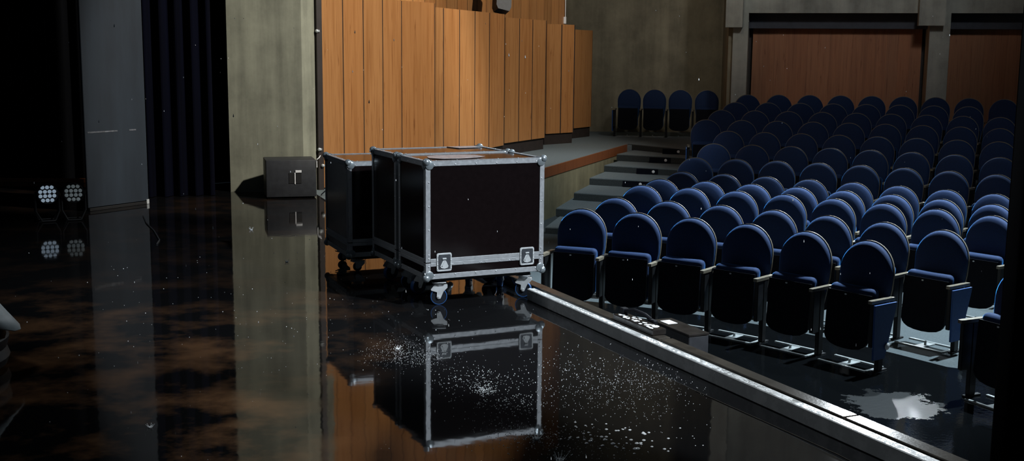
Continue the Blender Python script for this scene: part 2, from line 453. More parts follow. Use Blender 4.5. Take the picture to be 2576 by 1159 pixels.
mb = MB(); wall_quad(mb, ua + nn * 3, ub + nn * 3, 6.2, 9, .2); struct(mb.build('wall_left_top', M['beige'], smooth=False))
# concrete pier with its lighter flank, dark jamb with hinge pins
pier = MB().prism([(-3.27, 13.3), (-2.42, 13.3), (-2.312, 13.52), (-2.312, 14.6), (-3.27, 14.6)], 'z', 0, 7)
struct(pier.build('wall_pier', M['concrete'], smooth=False))
jamb = struct(MB().prism([(-2.312, 13.56), (-2.28, 13.52), (-2.225, 13.55), (-2.243, 13.615), (-2.30, 13.75)], 'z', 0, 7).build('trim_jamb', M['nosing'], smooth=False))
for z, x, y in ((1.853, -2.275, 13.518), (.484, -2.268, 13.518), (.293, -2.232, 13.535)):
    h = MB().lathe([(.006, 0), (.016, .003), (.02, .012), (.012, .022), (.004, .025)], 14, Matrix.Translation((x, y, z)) @ Matrix.Rotation(PI / 2, 4, 'X'))
    h.box((x - .012, y - .004, z - .012), (x + .03, y + .006, z + .012), .002)
    h.build('hinge_pin', M['zinc'], jamb)

# ------------------------------------------------------------------ setting: back walls
mb = MB(); mb.box((.7, 24.65, 0), (4.7, 24.85, 9)); struct(mb.build('wall_alcove', M['beige'], smooth=False))
mb = MB().prism([(3.92, 21.35), (4.06, 21.35), (4.62, 24.7), (4.42, 24.7)], 'z', -.9, 9)
struct(mb.build('wall_alcove_side', M['beige'], smooth=False))
BL0, BD = Vector((3.9, 21.25)), Vector((.973, -.231)); BN = Vector((.231, .973))
def bp(t, n=0): p = BL0 + BD * t + BN * n; return (p.x, p.y)
def slab(name, t0, t1, n0, n1, z0, z1, mat):
    return struct(MB().prism([bp(t0, n0), bp(t1, n0), bp(t1, n1), bp(t0, n1)], 'z', z0, z1).build(name, mat, smooth=False))
slab('wall_back_beam', .02, 9, .02, .3, 2.39, 9, M['grey_wall'])
slab('wall_back_soffit', .02, 9, .34, .5, 2.125, 2.6, M['soffit'])
for t0, t1 in ((.42, 3.40), (3.87, 8.9)):
    n = int((t1 - t0) / .19)
    mb = MB()
    for i in range(n):
        a = Vector(bp(t0 + (t1 - t0) * i / n + .0006, .55)); b = Vector(bp(t0 + (t1 - t0) * (i + 1) / n - .0006, .55))
        wall_quad(mb, a, b, -.1, 2.2, .05)
    struct(mb.build('wall_back_panels', M['wood_back'], smooth=False))
slab('wall_back', .02, 9, .68, .85, -.9, 2.6, M['nosing'])
slab('wall_back_pillar', .08, .35, .0, .68, -.1, 2.4, M['grey_wall'])
slab('wall_back_pillar', 3.46, 3.80, .0, .68, -.1, 2.4, M['grey_wall'])
slab('wall_back_bracket', -.05, .25, -.2, .05, 2.13, 9, M['grey_wall'])
slab('wall_back_bracket', 3.25, 3.68, -.2, .05, 2.17, 9, M['grey_wall'])

# ------------------------------------------------------------------ curtains and stage dressing
def curtain(name, a, b, z0, z1, folds, depth, mat, label, group=None, seed=0):
    rnd = random.Random(seed); a = Vector((*a, 0)); b = Vector((*b, 0)); d = b - a; L = d.length; d.normalize(); n = Vector((-d.y, d.x, 0))
    N = folds * 10; mb = MB(); grid = []
    ph = [rnd.uniform(-.5, .5) for _ in range(folds + 2)]; am = [rnd.uniform(.6, 1.1) for _ in range(folds + 2)]
    for j in range(6):
        z = z0 + (z1 - z0) * j / 5; row = []
        for i in range(N + 1):
            t = i / N; f = int(t * folds)
            w = depth * am[f] * math.sin(2 * PI * t * folds + ph[f] * .3 * j / 5)
            row.append((a + d * (L * t) + n * w, z))
        grid.append(row)
    vs = []
    for side in (0, 1):
        vs.append([[mb.bm.verts.new((p.x + n.x * .012 * side, p.y + n.y * .012 * side, z)) for p, z in row] for row in grid])
    for s_ in (0, 1):
        g = vs[s_]
        for j in range(5):
            for i in range(N):
                q = (g[j][i], g[j][i + 1], g[j + 1][i + 1], g[j + 1][i])
                mb.bm.faces.new(q if s_ == 0 else q[::-1])
    for j in range(5):
        for i in (0, N): mb.bm.faces.new((vs[0][j][i], vs[0][j + 1][i], vs[1][j + 1][i], vs[1][j][i]))
    for i in range(N):
        for j in (0, 5): mb.bm.faces.new((vs[0][j][i], vs[1][j][i], vs[1][j][i + 1], vs[0][j][i + 1]))
    bmesh.ops.recalc_face_normals(mb.bm, faces=mb.bm.faces[:])
    o = mb.build(name, mat)
    return tag(o, label, 'curtain', group)
curtain('backdrop_curtain', (-8.8, 14.45), (-3.32, 14.2), .005, 7, 20, .06, M['drape'], 'black velour backdrop curtain at the far left rear of the stage', seed=1)
curtain('leg_curtain', (-4.3, 12.62), (-3.36, 12.95), .005, 7, 6, .055, M['drape_blue'], 'blue-black leg curtain between the grey flat and the concrete pier', seed=2)
curtain('wing_curtain', (1.40, 3.22), (1.98, 3.1), .01, 6, 4, .03, M['drape'], 'black wing curtain at the right edge, nearest to the camera', seed=3)
# low batten on the floor before the backdrop
bt = MB().box((-9, 14.05, 0), (-4.75, 14.12, .05), .004)
tag(bt.build('floor_batten', M['nosing']), 'long thin wooden batten lying along the foot of the backdrop', 'batten')
bpy.data.objects['floor_batten'].data.materials[0] = M['trim_wood']

# painted flat
fl = empty('scenery_flat', (-4.27, 11.51, 0), math.atan2(.66, .40), 'tall narrow grey painted scenery flat left of the dark curtain', 'scenery flat')
MB().box((0, 0, .035), (.775, .03, 5.5), .004).build('panel', M['flat'], fl)
MB().box((.01, -.012, 0), (.765, .1, .03), .003).build('base_rail', M['black'], fl)
mb = MB()
mb.bm.free(); M['tape'] = simple('worn_tape', (.12, .13, .15), .7, 0, .5, 40)
for a, b in ((.03, .40), (.55, .64)): MB().box((a, -.003, .785), (b, 0, .80), .001).build('tape_strip', M['tape'], fl)
mb = MB().box((.70, .03, .03), (.74, .06, 2.4), .003)
mb.tube([(.72, .06, 1.8), (.72, .9, .03)], .015); mb.box((.69, .7, 0), (.75, 1.0, .03), .003); mb.build('brace', M['black'], fl)
mb = MB().box((.735, -.016, .0), (.77, -.002, .05), .003); mb.build('foot_plate', M['zinc'], fl)

# LED lamps on the stage floor
def par_lamp(loc, rz, lens_mat, label):
    e = empty('stage_lamp', loc, rz, label, 'stage lamp', 'floor lamps at the far left')
    zc = .265; Rl = .088
    T = Matrix.Translation((0, 0, zc)) @ Matrix.Rotation(PI / 2, 4, 'X')
    MB().lathe([(.03, -.16), (.055, -.15), (.075, -.08), (.088, -.02), (.097, 0), (.097, .035), (.090, .04), (.089, .012), (.02, .010)], 32, T).build('housing', M['black'], e)
    mb = MB()
    sp = .041
    for j, n in enumerate((3, 4, 4, 3)):
        for i in range(n):
            x = (i - (n - 1) / 2) * sp; z = (1.5 - j) * sp
            mb.ball((x, -.014, zc + z), .0178, 12, 8, (1, .55, 1))
    l = mb.build('led_lenses', lens_mat, e); l['label'] = 'cluster of fourteen pale round lenses'
    mb = MB()
    for s in (-1, 1):
        mb.tube([(s * .105, .02, zc), (s * .105, -.0, .1), (s * .06, -.03, .012)], .008, 8)
        mb.box((s * .098 - .008, 0, zc - .02), (s * .098 + .016, .04, zc + .02), .004)
    mb.tube([(-.06, -.03, .010), (.06, -.03, .010)], .008, 8)
    for s in (-1, 1): mb.tube([(s * .105, .02, zc), (s * .105, .07, .1), (s * .07, .11, .012)], .008, 8)
    mb.tube([(-.07, .11, .010), (.07, .11, .010)], .008, 8)
    mb.build('yoke', M['black'], e)
    return e
par_lamp((-4.39, 10.8, 0), .16 + .38, M['lens_bright'], 'brighter left-hand round LED stage lamp on the floor beside the grey flat')
par_lamp((-4.18, 10.9, 0), .40, M['lens_dim'], 'dimmer right-hand round LED stage lamp, next to the grey flat')

# pale cover over a dark drum, cut by the left edge
cv = empty('covered_drum', (-2.963, 5.62, 0), .1, 'pale grey cover draped over a dark rounded drum at the left edge', 'covered equipment')
MB().lathe([(.36, 0), (.40, .02), (.415, .06), (.40, .105), (.405, .115), (.415, .16), (.38, .22), (.28, .32), (.05, .34)], 40).build('drum', M['rubber'], cv)
mb = MB(); N = 40; rings = []
for j, (r, z) in enumerate(((.05, .62), (.12, .60), (.20, .54), (.27, .45), (.33, .355), (.38, .28), (.425, .215))):
    ring = []
    for k in range(N):
        a = 2 * PI * k / N; sq = 1 + .12 * (j / 6) * math.cos(4 * (a - .15)); dz = -.05 * (j / 6) ** 2 * math.cos(4 * (a - .15))
        ring.append(mb.bm.verts.new((r * sq * math.cos(a), r * sq * math.sin(a), z + dz + .03 * (j / 6))))
    rings.append(ring)
for A, B in zip(rings, rings[1:]):
    for k in range(N): mb.bm.faces.new((A[k], B[k], B[(k + 1) % N], A[(k + 1) % N]))
mb.bm.faces.new(rings[0])
bmesh.ops.recalc_face_normals(mb.bm, faces=mb.bm.faces[:])
sk = mb.build('cover', M['cloth'], cv)
md = sk.modifiers.new('thickness', 'SOLIDIFY'); md.thickness = .008
MB().box((.395, -.19, .10), (.409, -.175, .19), .003).build('buckle_strap', M['white'], cv)

# subwoofer by the pier
sub = empty('subwoofer', (-2.72, 12.67, 0), .276, 'black subwoofer box standing in front of the concrete pier', 'loudspeaker')
MB().box((0, 0, .015), (.55, .46, .425), .008, seg=2).build('cabinet', M['box_black'], sub)
for x in (.04, .51):
    for y in (.05, .41): MB().lathe([(.02, 0), (.024, .004), (.02, .02)], 12, Matrix.Translation((x, y, 0))).build('foot', M['rubber'], sub)
h = MB(); h.box((.245, -.005, .165), (.305, .0, .285), .002); h.box((.325, -.005, .165), (.385, .0, .285), .002)
hd = h.build('handle_recess', M['black'], sub)
MB().box((.308, -.008, .155), (.320, .0, .285), .002).box((.318, -.010, .285), (.386, .0, .312), .002).build('handle_bar', M['white'], hd)
MB().tube([(.545, .02, .40), (.56, -.005, .43), (.585, 0, .45), (.60, .02, .47)], .006, 8).tube([(.556, -.006, .41), (.556, -.006, .34)], .006, 8).build('cable_clip', M['white'], sub)
cb = MB().tube([(-2.16, 12.93, .02), (-2.10, 12.98, .075), (-2.0, 13.0, .09), (-1.9, 12.95, .05), (-1.80, 12.95, .012)], .007, 8)
cb.tube([(-2.05, 13.1, .02), (-1.96, 13.2, .25), (-1.93, 13.2, .35)], .006, 8)
tag(cb.build('power_cable', M['seat_under']), 'black cable looping out beside the subwoofer near the wood panels', 'cable')
fc = MB().tube([(-3.62, 11.2, .006), (-3.45, 10.75, .006), (-3.22, 10.25, .006), (-3.02, 9.75, .006), (-2.98, 9.55, .006)], .006, 8)
tag(fc.build('floor_cable', M['box_black']), 'thin dark cable lying on the wet floor right of the grey flat', 'cable')

# wall loudspeaker above the panels
ws = empty('wall_speaker', (-.2, 18.3, 2.28), .35, 'small black loudspeaker hanging high on the wood panelled wall', 'loudspeaker')
Tt = Matrix.Rotation(-.25, 4, 'X') @ Matrix.Rotation(.12, 4, 'Y')
MB().prism([(-.085, 0), (.10, -.02), (.13, .05), (.13, .62), (-.11, .62), (-.115, .06)], 'y', -.1, .12, Tt).build('cabinet', M['box_black'], ws)
MB().tube([(-.02, .12, .3), (-.06, .42, .36), (-.35, .92, .38)], .02, 8).box((-.42, .86, .30), (-.28, .92, .46), .005).build('bracket', M['zinc'], ws)
wb = MB().box((.93, 22.42, 2.20), (1.0, 22.46, 2.33), .004).box((.975, 22.43, 2.33), (.99, 22.445, 3.2), .002)
tag(wb.build('conduit_box', M['white']), 'small white junction box and conduit at the end of the upper panels', 'junction box')

# ------------------------------------------------------------------ stage edge
def edge_thing(name, t0, t1, n0, n1, z0, z1, mat, label, cat, bev=.004):
    d = Vector(kp(t1, 0)) - Vector(kp(t0, 0))
    e = MB().box((0, n0, z0), (d.length, n1, z1), bev)
    o = e.build(name, mat)
    p = kp(t0, 0); o.location = (p[0], p[1], 0); o.rotation_euler = (0, 0, math.atan2(KU.y, KU.x)); 
    return tag(o, label, cat)
# local +y of that frame points outwards (towards the seats)
kb = edge_thing('stage_kerb', .03, 8.5, .0, .055, .001, .076, M['kerb'], 'long straight grey metal kerb running along the stage edge', 'kerb')
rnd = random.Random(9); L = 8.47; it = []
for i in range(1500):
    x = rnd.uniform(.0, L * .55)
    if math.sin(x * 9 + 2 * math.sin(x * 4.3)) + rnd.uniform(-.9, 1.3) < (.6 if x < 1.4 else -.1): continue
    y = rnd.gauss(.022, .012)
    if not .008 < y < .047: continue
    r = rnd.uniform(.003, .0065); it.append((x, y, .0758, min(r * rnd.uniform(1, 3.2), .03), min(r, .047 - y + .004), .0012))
flat_beads('water_beads', M['water'], kb, it)  # water on the kerb top; its white colour paints the patchy glare
edge_thing('edge_strip', -3.4, 1.52, .088, .168, .0, .072, M['strip'], 'far length of dark wet edging strip behind the kerb, past the footlight', 'edging strip')
edge_thing('edge_strip', 1.54, 3.02, .088, .168, .0, .072, M['strip'], 'middle length of dark wet edging strip between footlight and joint', 'edging strip')
edge_thing('edge_strip', 3.03, 8.5, .088, .168, .0, .072, M['strip'], 'nearest length of dark wet edging strip beside the kerb at lower right', 'edging strip')
# kerb and strip overhang check: they run over the stage floor
flt = empty('footlight', (*kp(1.02, .128), .0725), math.atan2(KU.y, KU.x), 'low black footlight bar lying on the edging strip behind the kerb', 'footlight')
MB().box((0, -.042, 0), (.44, .05, .035), .005).build('housing', M['wet_black'], flt)
mb = MB(); rnd = random.Random(4)
for i in range(46):
    x = rnd.uniform(.03, .41); y = rnd.uniform(-.03, .035); mb.ball((x, y, .0355), rnd.uniform(.004, .011), 8, 6, (rnd.uniform(1, 2.2), 1, .25))
w = mb.build('water_beads', M['water'], flt); w['kind'] = 'stuff'
mb = MB().box((.02, -.01, .035), (.06, .03, .075), .004); mb.tube([(.06, .01, .06), (.12, .03, .075), (.19, .06, .06), (.23, .075, .04)], .011, 10); mb.box((.22, .058, .005), (.29, .088, .045), .006)
mb.build('connector_cable', M['rubber'], flt)
# black box below the stage edge
bx = empty('floor_box', (.92, 7.35, -.714), math.atan2(-.40, .18), 'black wet-topped box standing between the stage edge and the front row', 'box')
MB().box((0, -.0, 0), (.44, .145, .600), .004).build('body', M['box_black'], bx)
MB().box((-.004, -.004, .600), (.444, .149, .616), .003).build('lid', M['wet_black'], bx)
MB().box((.05, .03, .616), (.15, .10, .6175), .0004).build('white_patch', M['white'], bx)  # flat white patch at one end of the lid

# ------------------------------------------------------------------ flight cases
def flight_case(loc, rz, W, D, z0, z1, label, latches=True, group=None, split=.108, cast=(.115, .065), seed=0):
    e = empty('flight_case', loc, rz, label, 'flight case', group)
    t = .034; Hh = z1 - z0; zs = z0 + split
    MB().box((.004, .004, z0 + .002), (W - .004, D - .004, zs - .002), .002).build('tray', M['laminate'], e)
    MB().box((.004, .004, zs + .002), (W - .004, D - .004, z1 - .004), .002).build('lid', M['laminate'], e)
    # edge extrusions: an angle of two thin flanges with rivets
    def flange(mb, lo, hi): mb.box(lo, hi, .0012)
    riv = lambda mb, c, ax: mb.ball(c, .0052, 8, 6, tuple(.6 if i == ax else 1 for i in range(3)))
    for zt in (z0, z1):
        sgn = 1 if zt == z1 else -1
        zo = zt; zi = zt - sgn * .004
        for yy, out in ((0, -1), (D, 1)):                        # along x
            mb = MB(); lo, hi = sorted((zt - sgn * t, zo)); flange(mb, (.02, min(yy, yy - out * .004), lo), (W - .02, max(yy, yy - out * .004), hi))
            a, b = sorted((yy, yy - out * t)); lo2, hi2 = sorted((zi, zo)); flange(mb, (.02, a, lo2), (W - .02, b, hi2))
            k = 6
            for i in range(k):
                x = .06 + (W - .12) * i / (k - 1); riv(mb, (x, yy, zt - sgn * t * .72), 1); riv(mb, (x + .02, yy - out * t * .72, zt), 2)
            mb.build('edge_extrusion', M['alu'], e)
        for xx, out in ((0, -1), (W, 1)):                        # along y
            mb = MB(); lo, hi = sorted((zt - sgn * t, zo)); flange(mb, (min(xx, xx - out * .004), .02, lo), (max(xx, xx - out * .004), D - .02, hi))
            a, b = sorted((xx, xx - out * t)); lo2, hi2 = sorted((zi, zo)); flange(mb, (a, .02, lo2), (b, D - .02, hi2))
            for i in range(4):
                y = .06 + (D - .12) * i / 3; riv(mb, (xx, y, zt - sgn * t * .72), 0); riv(mb, (xx - out * t * .72, y, zt), 2)
            mb.build('edge_extrusion', M['alu'], e)
    for xx, ox in ((0, -1), (W, 1)):
        for yy, oy in ((0, -1), (D, 1)):
            mb = MB()
            for za, zb in ((z0 + .02, zs - .003), (zs + .003, z1 - .02)):
                a, b = sorted((xx, xx - ox * t)); c, d = sorted((yy, yy - oy * .004)); mb.box((a, c, za), (b, d, zb), .0012)
                a, b = sorted((xx, xx - ox * .004)); c, d = sorted((yy, yy - oy * t)); mb.box((a, c, za), (b, d, zb), .0012)
            for z in (zs - .055, zs - .025, zs + .025, zs + .05, z0 + (z1 - z0) * .42, z0 + (z1 - z0) * .62, z0 + (z1 - z0) * .82):
                riv(mb, (xx - ox * t * .65, yy, z), 1); riv(mb, (xx, yy - oy * t * .65, z), 0)
            mb.build('edge_extrusion', M['alu'], e)
            for zz, oz in ((z0, -1), (z1, 1)):
                mb = MB(); mb.ball((xx - ox * .008, yy - oy * .008, zz - oz * .008), .0255, 18, 12)
                for p in ((xx - ox * .027, yy, zz - oz * .027), ):
                    mb.lathe([(.027, -.002), (.027, .0045), (.022, .007)], 20, Matrix.Translation(p) @ Matrix.Rotation(PI / 2 * (1 if oy < 0 else -1), 4, 'X'))
                p = (xx, yy - oy * .027, zz - oz * .027)
                mb.lathe([(.027, -.002), (.027, .0045), (.022, .007)], 20, Matrix.Translation(p) @ Matrix.Rotation(PI / 2 * ox, 4, 'Y'))
                p = (xx - ox * .025, yy - oy * .025, zz)
                mb.lathe([(.026, -.002), (.026, .004), (.021, .006)], 20, Matrix.Translation(p) @ Matrix.Rotation(0 if oz > 0 else PI, 4, 'X'))
                mb.build('ball_corner', M['steel_ball'], e)
    # tongue and groove band round the split
    mb = MB()
    for zb in ((zs - .025, zs - .0006), (zs + .0006, zs + .025)):
        mb.box((t, -.0015, zb[0]), (W - t, .005, zb[1]), .0015); mb.box((t, D - .005, zb[0]), (W - t, D + .0015, zb[1]), .0015)
        mb.box((-.0015, t, zb[0]), (.005, D - t, zb[1]), .0015); mb.box((W - .005, t, zb[0]), (W + .0015, D - t, zb[1]), .0015)
    rnd = random.Random(seed)
    for i in range(14): mb.ball((rnd.uniform(.1, W - .1), -.002, zs - .018), .004, 8, 6, (1, .5, 1))
    mb.build('split_band', M['alu'], e)
    if latches:
        for u in (.125, W - .125):
            cx, cz = u, zs + .0
            mb = MB()
            w2, h2 = .053, .060
            def rr(w_, h_, r):
                P = []
                for (sx, sz, a0) in ((1, 1, 0), (-1, 1, 90), (-1, -1, 180), (1, -1, 270)):
                    for k in range(5):
                        a = math.radians(a0 + 22.5 * k); P.append((sx * (w_ - r) + r * math.cos(a), sz * (h_ - r) + r * math.sin(a)))
                return P
            outer, inner = rr(w2, h2, .014), rr(w2 - .013, h2 - .013, .008)
            A = [mb.bm.verts.new((cx + x, -.0035, cz + z)) for x, z in outer]; Bv = [mb.bm.verts.new((cx + x, -.008, cz + z)) for x, z in rr(w2 - .003, h2 - .003, .012)]
            Cv = [mb.bm.verts.new((cx + x, -.008, cz + z)) for x, z in rr(w2 - .010, h2 - .010, .009)]
            Dv = [mb.bm.verts.new((cx + x, -.0025, cz + z)) for x, z in inner]; n = len(outer)
            for P, Q in ((A, Bv), (Bv, Cv), (Cv, Dv)):
                for k in range(n): mb.bm.faces.new((P[k], P[(k + 1) % n], Q[(k + 1) % n], Q[k]))
            mb.bm.faces.new(A)
            for dx in (-.046, .046):
                for dz in (-.04, -.013, .013, .04): mb.ball((cx + dx, -.008, cz + dz), .0042, 8, 6, (1, .5, 1))
            bmesh.ops.recalc_face_normals(mb.bm, faces=mb.bm.faces[:])
            lt = mb.build('latch', M['zinc'], e)
            dish = MB().prism([(cx + x, cz + z) for x, z in inner], 'y', -.0056, -.0046).build('latch_dish', M['latch_dish'], lt)
            mb = MB()
            mb.prism([(cx - .022, cz - .036), (cx - .028, cz - .026), (cx - .014, cz + .004), (cx - .006, cz + .012), (cx + .006, cz + .012), (cx + .014, cz + .004), (cx + .028, cz - .026), (cx + .022, cz - .036), (cx, cz - .042)], 'y', -.0095, -.0055)
            mb.box((cx - .014, -.012, cz + .018), (cx + .014, -.0055, cz + .028), .002)
            mb.box((cx - .004, -.015, cz - .03), (cx + .004, -.008, cz + .014), .002, Matrix.Translation((cx, 0, cz)) @ Matrix.Rotation(.6, 4, 'Y') @ Matrix.Translation((-cx, 0, -cz)))
            mb.build('latch_wing', M['zinc'], lt)
    zb = z0 - .028
    MB().box((.07, .05, zb), (W - .07, D - .05, z0), .004).build('caster_board', M['black'], e)
    R = (zb - .012) * .39; k = 0
    for u in (cast[0], W - cast[0]):
        for v in (cast[1], D - cast[1]):
            ang = (-.30, .25, -.62, 1.0)[k % 4]; k += 1
            tr_ = Matrix.Translation((u, v, 0)) @ Matrix.Rotation(ang, 4, 'Z')
            fk = MB(); fk.box((-.045, -.042, zb - .005), (.045, .042, zb), .001, tr_)
            fk.lathe([(.03, zb - .022), (.034, zb - .012), (.03, zb - .005)], 20, tr_)
            zt = zb - .018
            for s in (-1, 1):
                fk.prism([(-.028, zt), (.055, zt), (.055, zt - .02), (.030, zt - .045), (.010, R - .012), (-.006, R - .014), (-.014, R - .002), (-.012, R + .03), (-.05, R + .042), (-.052, R + .05)], 'y', s * .022 - .0015, s * .022 + .0015, tr_)
            fk.box((-.028, -.022, zt - .003), (.055, .022, zt), .001, tr_)
            fk.box((.052, -.022, zt - .02), (.055, .022, zt), .0008, tr_)
            fk.lathe([(.007, -.027), (.007, .027)], 10, tr_ @ Matrix.Translation((0, 0, R)) @ Matrix.Rotation(PI / 2, 4, 'X'))
            ca = fk.build('caster', M['zinc'], e)
            Tw = tr_ @ Matrix.Translation((0, 0, R)) @ Matrix.Rotation(PI / 2, 4, 'X')
            MB().lathe([(.012, -.014), (R * .88, -.014), (R * .90, -.011), (R * .90, .011), (R * .88, .014), (.012, .014)], 28, Tw).build('wheel', M['wheel_dark'], ca)
            MB().lathe([(R * .895, -.0165), (R * .96, -.0165), (R, -.010), (R, .010), (R * .96, .0165), (R * .895, .0165), (R * .895, -.0165)], 32, Tw, False).build('tyre', M['tyre_blue'], ca)
    return e
YAW = .448
c1 = flight_case((-.546, 7.20, 0), YAW, .84, .498, .18, .937, 'large dark flight case with aluminium edges and two butterfly latches, nearest the camera', seed=1)
off = Vector((-math.sin(YAW), math.cos(YAW))) * .545
c2 = flight_case((-.546 + off.x, 7.20 + off.y, 0), YAW, .84, .498, .18, .937, 'middle dark flight case standing right behind the nearest one', latches=False, seed=2)
c3 = flight_case((-1.195, 8.30, 0), .395, .80, .69, .125, .827, 'lower dark flight case at the back left of the three', latches=False, cast=(.10, .12), seed=3)
# thin pale patches painting the wet reflections on the lids
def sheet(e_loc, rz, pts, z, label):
    mb = MB().prism(pts, 'z', 0, .0015); o = mb.build('sheen_patch', M['lid_sheen'], smooth=False)
    o.location = (e_loc[0], e_loc[1], z); o.rotation_euler = (0, 0, rz); return tag(o, label, 'painted reflection')
sheet(c1.location, YAW, [(.10, .20), (.16, .12), (.30, .10), (.42, .14), (.50, .20), (.47, .31), (.36, .36), (.22, .37), (.13, .31)], .9375, 'thin pale patch painting a puddle reflection on the lid of the nearest flight case')
sheet(c2.location, YAW, [(.60, .33), (.78, .36), (.78, .465), (.56, .465)], .9375, 'thin pale patch painting a reflection on the lid of the middle flight case, at its back corner')

# ------------------------------------------------------------------ theatre seats
def arch(w, ztop, zbot, wb, n=18):
    """round-headed outline: half width w, narrowing to wb at the bottom"""
    P = [(wb, zbot), (w * .985, ztop - w * 1.45), (w, ztop - w)]
    for k in range(1, n): a = PI * k / n; P.append((w * math.cos(a), ztop - w + w * math.sin(a)))
    P += [(-w, ztop - w), (-w * .985, ztop - w * 1.45), (-wb, zbot)]
    return P
REC = Matrix.Translation((0, 0, .945)) @ Matrix.Rotation(-.08, 4, 'X') @ Matrix.Translation((0, 0, -.945))
def seat_meshes():
    S = {}
    # cushion: outline inflated towards the front
    mb = MB(); out = arch(.232, .935, .40, .195)
    cen = Vector((0, .68)); layers = []
    for f, y in ((1.0, -.004), (1.0, -.022), (.97, -.040), (.90, -.052), (.76, -.060), (.45, -.066)):
        layers.append([mb.bm.verts.new((x * f, y, cen.y + (z - cen.y) * (f if f < 1 else 1))) for x, z in out])
    n = len(out)
    for A, B in zip(layers, layers[1:]):
        for k in range(n): mb.bm.faces.new((A[k], A[(k + 1) % n], B[(k + 1) % n], B[k]))
    mb.bm.faces.new(layers[0]); mb.bm.faces.new(layers[-1][::-1])
    bmesh.ops.recalc_face_normals(mb.bm, faces=mb.bm.faces[:]); bmesh.ops.transform(mb.bm, matrix=REC, verts=mb.bm.verts[:])
    S['backrest'] = (mb, M['seat_blue'])
    mb = MB().prism(arch(.236, .945, .36, .195), 'y', -.003, .010, REC); S['back_shell'] = (mb, M['seat_shell'])
    # tipped-up pad
    T = Matrix.Translation((0, -.20, .14)) @ Matrix.Rotation(-.06, 4, 'X')
    mb = MB(); mb.box((-.200, -.045, .06), (.200, .055, .475), .040, T, 4); S['seat_pad'] = (mb, M['seat_blue'])
    mb = MB().prism([(-.196, .425), (-.196, .07), (-.185, .045), (-.165, .025), (-.13, .006), (-.07, -.006), (0, -.010), (.07, -.006), (.13, .006), (.165, .025), (.185, .045), (.196, .07), (.196, .425)], 'y', -.058, -.040, T); S['pad_underside'] = (mb, M['seat_under'])
    mb = MB().lathe([(.010, 0), (.010, .002), (.008, .003)], 14, T @ Matrix.Translation((-.03, -.059, .405)) @ Matrix.Scale(.6, 4, (0, 0, 1)) @ Matrix.Rotation(PI / 2, 4, 'X')); S['number_plate'] = (mb, M['white'])
    # arm and post (at local x = 0, shifted when used)
    mb = MB().prism([(-.020, -.055), (.020, -.055), (.021, -.30), (.016, -.335), (-.016, -.335), (-.021, -.30)], 'z', .532, .556); S['armrest'] = (mb, M['seat_arm'])
    mb = MB(); mb.box((-.019, -.22, .015), (.019, -.16, .53), .004); mb.box((-.017, -.31, .20), (.017, -.222, .531), .004); mb.box((-.018, -.25, .0), (.018, -.10, .014), .003); S['post'] = (mb, M['seat_post'])
    mb = MB().prism([(-.325, .525), (-.06, .525), (-.07, .48), (-.18, .11), (-.315, .11)], 'x', .024, .040); S['end_panel'] = (mb, M['panel_blue'])
    mb = MB().lathe([(.027, 0), (.027, .005), (.022, .008)], 20, Matrix.Translation((.042, -.162, .20)) @ Matrix.Rotation(PI / 2, 4, 'Y')); S['number_disc'] = (mb, M['white'])
    mb = MB().box((-.215, -.30, .0), (.222, -.275, .012), .002).box((-.222, -.085, .0), (.222, -.06, .012), .002).box((-.05, -.275, .0), (.03, -.085, .008), .002).box((.20, -.275, 0), (.226, -.085, .01), .002)
    mb.lathe([(.010, .008), (.010, .035), (.005, .04)], 8, Matrix.Translation((-.01, -.17, 0))); S['floor_frame'] = (mb, M['frame_metal'])
    return {k: (mb.build(k, mt), mt) for k, (mb, mt) in S.items()}
proto = seat_meshes()
for o, _ in proto.values(): C.objects.unlink(o)
PM = {k: o.data for k, (o, _) in proto.items()}
for o, _ in proto.values(): bpy.data.objects.remove(o)
def add_part(seat, name, x=0, mirror=False):
    o = bpy.data.objects.new(name, PM[name]); o.parent = seat; o.location = (x, 0, 0)
    if mirror: o.scale = (-1, 1, 1)
    C.objects.link(o); return o
def theatre_seat(x, y, z, th, label, group, left=False, end_r=False, end_l=False, number=True):
    e = empty('theatre_seat', (x, y, z), th, label, 'seat', group)
    for p in ('backrest', 'back_shell', 'seat_pad', 'pad_underside', 'floor_frame'): add_part(e, p)
    if number: add_part(e, 'number_plate')
    add_part(e, 'armrest', .261); add_part(e, 'post', .261)
    if left: add_part(e, 'armrest', -.265); add_part(e, 'post', -.265)
    if end_r: add_part(e, 'end_panel', .265); add_part(e, 'number_disc', .265)
    if end_l: add_part(e, 'end_panel', -.265, True)
    return e
ORD = ['first', 'second', 'third', 'fourth', 'fifth', 'sixth', 'seventh', 'eighth', 'ninth']
RN = ['front row', 'second row', 'third row', 'fourth row', 'fifth row', 'sixth row', 'seventh row', 'eighth row', 'ninth row', 'tenth row', 'eleventh row', 'rear row by the wood wall']
for i, r in enumerate(ORDER):
    n = ROWS[r][3]
    for k in range(n):
        x, y, th = rowpt(r, k)
        if r == 'K': x += .0
        lab = 'blue round-backed theatre seat, %s from the left in the %s' % (ORD[k], RN[i])
        if r in 'AB' and k == n - 1: lab = 'blue theatre seat with blue end panel and white disc closing the %s' % RN[i]
        theatre_seat(x, y, ROWS[r][2], th, lab, 'seats of the ' + RN[i], left=(k == 0), end_r=(r in 'AB' and k == n - 1), end_l=(r == 'I' and k == 0), number=(i < 3))
for k in range(4):
    x, y, th = rowpt('side', k)
    theatre_seat(x, y, .003, th, 'dim blue theatre seat on the side platform against the beige wall, %s from the left' % ORD[k], 'seats on the side platform', left=(k == 0), end_l=(k == 0), number=False)
theatre_seat(3.48, 7.6, -.714, math.radians(-64), 'blue theatre seat across the aisle, half hidden by the black wing curtain', 'seats of the front row', left=True)

